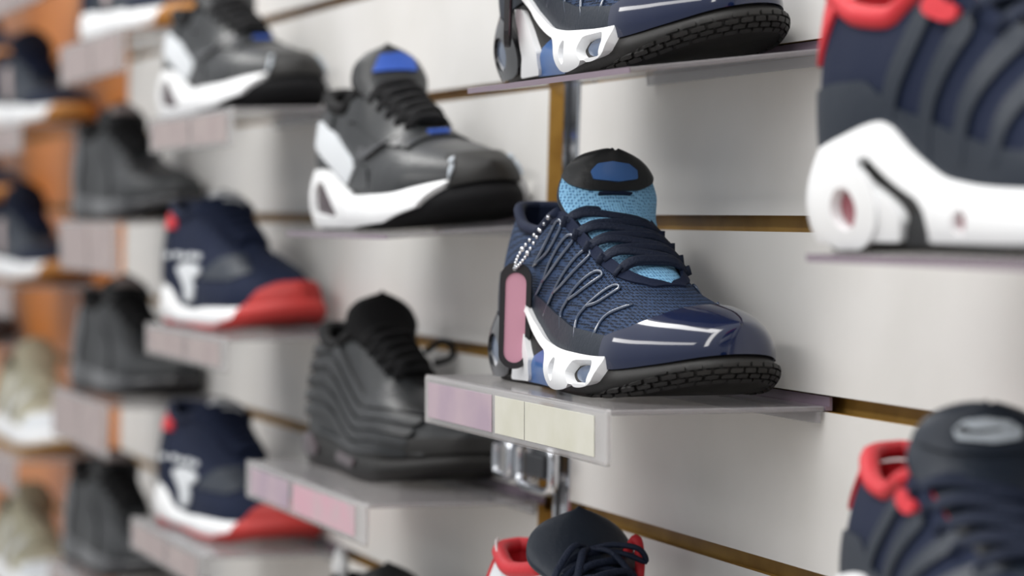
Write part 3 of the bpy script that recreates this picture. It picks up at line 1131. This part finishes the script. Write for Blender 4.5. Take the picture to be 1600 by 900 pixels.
S.patch('side_logo', poly((.25, .172), (.36, .188), (.49, .178), (.51, .158), (.42, .132), (.46, .112), (.44, .075), (.36, .07), (.34, .12)), M['white_cloth'], side='both', off=.009)
S.patch('red_tab', poly((.05, .285), (.08, .335), (.17, .33), (.19, .285)), M['red'], side='both', off=.012)
S.collar(M['navy'], M['navy'], .016)
S.tongue(M['navy'], M['navy'])
S.patch('tongue_print', on_tongue([(-.5, .86), (.5, .86), (.45, .93), (-.45, .93)]), M['white_cloth'], 'tongue', off=.007)
S.laces(M['navy'], XS, r=.012, flat=.6, lift=.03, bars=6, t=.9)
S.patch('lace_print', on_tongue([(-.1, .70), (.5, .70), (.5, .735), (-.1, .735)]), M['white_cloth'], 'tongue', off=.012)
br1 = S.root
tag(br1, 'navy sneaker with white midsole and red toe, the upper one of the two', 'shoe', 'sneakers on the wall shelves')
put(br1, SH['BR'], -281.5, 58.4, 7, 1.1)
br2 = copy_tree(br1)
tag(br2, 'navy sneaker with white midsole and red toe, the lower one, partly behind a pink label', 'shoe', 'sneakers on the wall shelves')
put(br2, SH['BR2'], -283.5, 58.6, 8, 1.08)

# ---------------------------------------------------------------- plain black runners
S = Shoe(28.6, 56, 22, last=dict(zm=[(0, .12), (.3, .095), (.6, .085), (.8, .082), (.92, .09), (1, .105)]),
         tongue=[(.72, .212), (.62, .252), (.53, .298), (.45, .345), (.41, .385), (.385, .435)])
S.sole('midsole', M['black_gloss'], .15, 1)
S.sole('outsole', M['black'], 0, .2, .01)
S.upper(M['black_hide'])
S.patch('toe_cap', poly((.74, .05), (.76, .12), (.84, .15), (.87, .3), (1.2, .3), (1.2, .05)), M['charcoal'], side='both', off=.007)
S.patch('side_overlay', poly((.22, .08), (.30, .20), (.42, .24), (.52, .20), (.62, .14), (.66, .07)), M['charcoal'], side='both', off=.007)
S.patch('heel_counter', poly((-.1, .1), (.18, .1), (.20, .22), (.12, .30), (-.1, .30)), M['black_gloss'], side='both', off=.007)
S.collar(M['black_cloth'], M['black_cloth'], .016)
S.tongue(M['charcoal'], M['black_cloth'])
S.patch('badge', on_tongue([(-.5, .82), (.5, .82), (.5, .93), (-.5, .93)]), M['lab_grey'], 'tongue', off=.008)
S.laces(M['black_cloth'], XS, r=.012, flat=.6, lift=.032, bars=5, t=.9)
k1 = S.root
tag(k1, 'plain black sneaker, topmost of three in the far left column on white wall', 'shoe', 'sneakers on the wall shelves')
put(k1, SH['K1'], -338, 58.6, 9, 1.08)
k2 = copy_tree(k1)
tag(k2, 'plain black sneaker, middle one of three in the far left column', 'shoe', 'sneakers on the wall shelves')
put(k2, SH['K2'], -336.5, 58.6, 9, 1.08)
k3 = copy_tree(k1)
tag(k3, 'plain black sneaker, lowest of three in the far left column, cut by the bottom edge', 'shoe', 'sneakers on the wall shelves')
put(k3, SH['K3'], -338, 58.4, 8, 1.08)
bb = copy_tree(k1, drop=('badge',))
tag(bb, 'black sneaker with white pull tab, only its top showing at the bottom edge', 'shoe', 'sneakers on the wall shelves')
put(bb, SH['BB'], -227.5, 61.2, 2, 1.06)
S.root = bb
V, F = tube_geo([Vector(p) * S.Lm for p in ((.03, -.03, .345), (.0, -.035, .385), (.015, -.03, .425), (.05, -.03, .40), (.05, -.03, .35))], .016 * S.Lm, 8)
mesh('pull_tab', V, F, M['white'], bb)

# ---------------------------------------------------------------- navy runners with gum soles, far left
S = Shoe(29.5, 52, 22, last=dict(zm=[(0, .15), (.2, .12), (.5, .105), (.8, .10), (.92, .105), (1, .12)]))
S.sole('midsole', M['white'], .1, 1, .015)
S.sole('outsole', M['gum'], 0, .15, .02)
S.upper(M['navy_hide'])
S.patch('toe_overlay', poly((.74, .05), (.76, .14), (.85, .165), (.87, .3), (1.2, .3), (1.2, .05)), M['navy_lace'], side='both', off=.006)
S.patch('heel_counter', poly((-.1, .1), (.16, .1), (.20, .22), (.12, .32), (-.1, .32)), M['navy'], side='both', off=.006)
S.patch('side_emblem', poly((.28, .28), (.36, .29), (.50, .14), (.42, .12)), M['lab_grey'], side='both', off=.009)
S.patch('gum_toe', poly((.90, .0), (.94, .06), (.97, .12), (1.2, .13), (1.2, -.02)), M['gum'], 'sole', 'both', off=.008)
S.collar(M['navy'], M['navy'], .016)
S.tongue(M['navy_lace'], M['navy'])
S.laces(M['navy'], XS, r=.012, flat=.6, lift=.03, bars=5, t=.9)
n0 = S.root
tag(n0, 'navy sneaker with white midsole and gum outsole cut off at the top left', 'shoe', 'sneakers on the wall shelves')
put(n0, SH['k0'], -334, 58.6, 8)
for key, hx, hy, txt in (('N1', -406, 57.8, 'upper navy sneaker with white and gum sole in front of the orange wood wall'),
                         ('N2', -413, 58.4, 'lower navy sneaker with white and gum sole in front of the orange wood wall'),
                         ('G1', -470, 58.6, 'half-seen blue sneaker with white sole, highest at the left edge'),
                         ('G2', -470, 58.6, 'half-seen blue sneaker with white sole, at the left edge between two navy sneakers')):
    c = copy_tree(n0)
    tag(c, txt, 'shoe', 'sneakers on the wall shelves')
    put(c, SH[key], hx, hy, 9)
c = copy_tree(n0)
tag(c, 'half-seen dark brown sneaker at the left edge above the cream sneaker', 'shoe', 'sneakers on the wall shelves')
put(c, SH['G3'], -470, 58.6, 6)
for ch in children(c):
    ch.data = ch.data.copy()
    ch.data.materials[0] = M['brown']

# ---------------------------------------------------------------- cream runners
S = Shoe(29.5, 52, 22, last=dict(zm=[(0, .15), (.2, .12), (.5, .105), (.8, .10), (.92, .105), (1, .12)]))
S.sole('midsole', M['white'], .15, 1, .012)
S.sole('outsole', M['yellow_gum'], 0, .2, .018)
S.upper(M['cream'])
S.patch('toe_overlay', poly((.74, .05), (.76, .14), (.85, .165), (.87, .3), (1.2, .3), (1.2, .05)), M['white_cloth'], side='both', off=.006)
for k, x in enumerate((.30, .40, .50, .60)):
    S.patch('side_stripe', stroke([(x + .09, .28 - k * .025), (x, .12)], .016), M['cream_dark'] if k % 2 else M['white_cloth'], side='both', off=.007)
S.patch('heel_counter', poly((-.1, .1), (.16, .1), (.20, .22), (.12, .32), (-.1, .32)), M['cream_dark'], side='both', off=.006)
S.collar(M['cream_dark'], M['cream_dark'], .016)
S.tongue(M['cream'], M['cream_dark'])
S.laces(M['cream'], XS, r=.012, flat=.6, lift=.03, bars=6, t=.9)
cr = S.root
tag(cr, 'cream sneaker with white midsole and amber outsole, the upper one of two', 'shoe', 'sneakers on the wall shelves')
put(cr, SH['Cr1'], -401, 59.0, 6, 1.06)
c = copy_tree(cr)
tag(c, 'cream sneaker, the lower one of two in the bottom left corner', 'shoe', 'sneakers on the wall shelves')
put(c, SH['Cr2'], -402, 59.0, 6, 1.06)


# ---------------------------------------------------------------- hang tags
def hang_tag(top, hook, label, w=1.95, h=6.6, turn=-32, lean=0.):
    """Plastic-framed card on a ball chain; top is the ring end, hook the eyelet it hangs from."""
    r = empty('hang_tag', W(*top), (0, math.radians(lean), math.radians(turn)))
    tag(r, label, 'tag', 'tags hanging on navy sneakers')

    def cap(wd, ht, n=12):
        pts = []
        rr = wd / 2
        for k in range(n + 1):
            a = math.pi * k / n
            pts.append((rr * math.cos(a), -rr + rr * math.sin(a)))
        for k in range(n + 1):
            a = math.pi + math.pi * k / n
            pts.append((rr * math.cos(a), -ht + rr + rr * math.sin(a)))
        return pts

    def slab(name, pts, y0, y1, m, hole=None):
        n = len(pts)
        if hole is None:
            V = [Vector((x, y, z)) * SC for y in (y0, y1) for x, z in pts]
            F = [tuple(range(n)), tuple(range(2 * n - 1, n - 1, -1))] + [(i, n + i, n + (i + 1) % n, (i + 1) % n) for i in range(n)]
        else:
            V = [Vector((x, y, z)) * SC for y in (y0, y1) for q in (pts, hole) for x, z in q]
            F = []
            for i in range(n):
                j = (i + 1) % n
                F += [(i, j, n + j, n + i), (2 * n + i, 3 * n + i, 3 * n + j, 2 * n + j), (i, 2 * n + i, 2 * n + j, j), (n + i, n + j, 3 * n + j, 3 * n + i)]
        return mesh(name, V, F, m, r, smooth=False, recalc=True)
    inner = [(x, z - .62) for x, z in cap(w - .62, h - 1.0)]
    slab('frame', cap(w, h), -.16, .16, M['tag_black'], inner)
    slab('card', [(x * 1.02, z) for x, z in inner], -.05, .05, M['card_pink'])
    R = r.matrix_basis.inverted()
    geo = []
    Hk, Tp = Vector(W(*hook)), Vector(W(*top)) + Vector((0, -.001, -.004))
    for sgn in (-1, 1):
        n = 13
        for k in range(n):
            s = k / (n - 1)
            p = Tp.lerp(Hk, s) + Vector((-.0022 * sgn, -.001 * sgn, .0012 * sgn)) * math.sin(math.pi * min(1, s * 1.1)) + Vector((0, -.004, -.005)) * math.sin(math.pi * s)
            bm = bmesh.new()
            bmesh.ops.create_icosphere(bm, subdivisions=2, radius=.00135 if k % 6 else .002, matrix=Matrix.Translation(R @ p))
            geo.append(([v.co.copy() for v in bm.verts], [tuple(v.index for v in f.verts) for f in bm.faces]))
            bm.free()
    V, F = join_geo(geo)
    mesh('ball_chain', V, F, M['chrome'], r)
    return r


hang_tag((-169.4, 55.7, -1.65), (-167.6, 57.1, 1.15), 'pink card in a black plastic tag hanging from the central navy sneaker', turn=62)
hang_tag((-172.2, 55.6, 18.4), (-170.5, 57.2, 21.2), 'black plastic tag seen edge-on, hanging from the topmost navy sneaker', turn=-24)
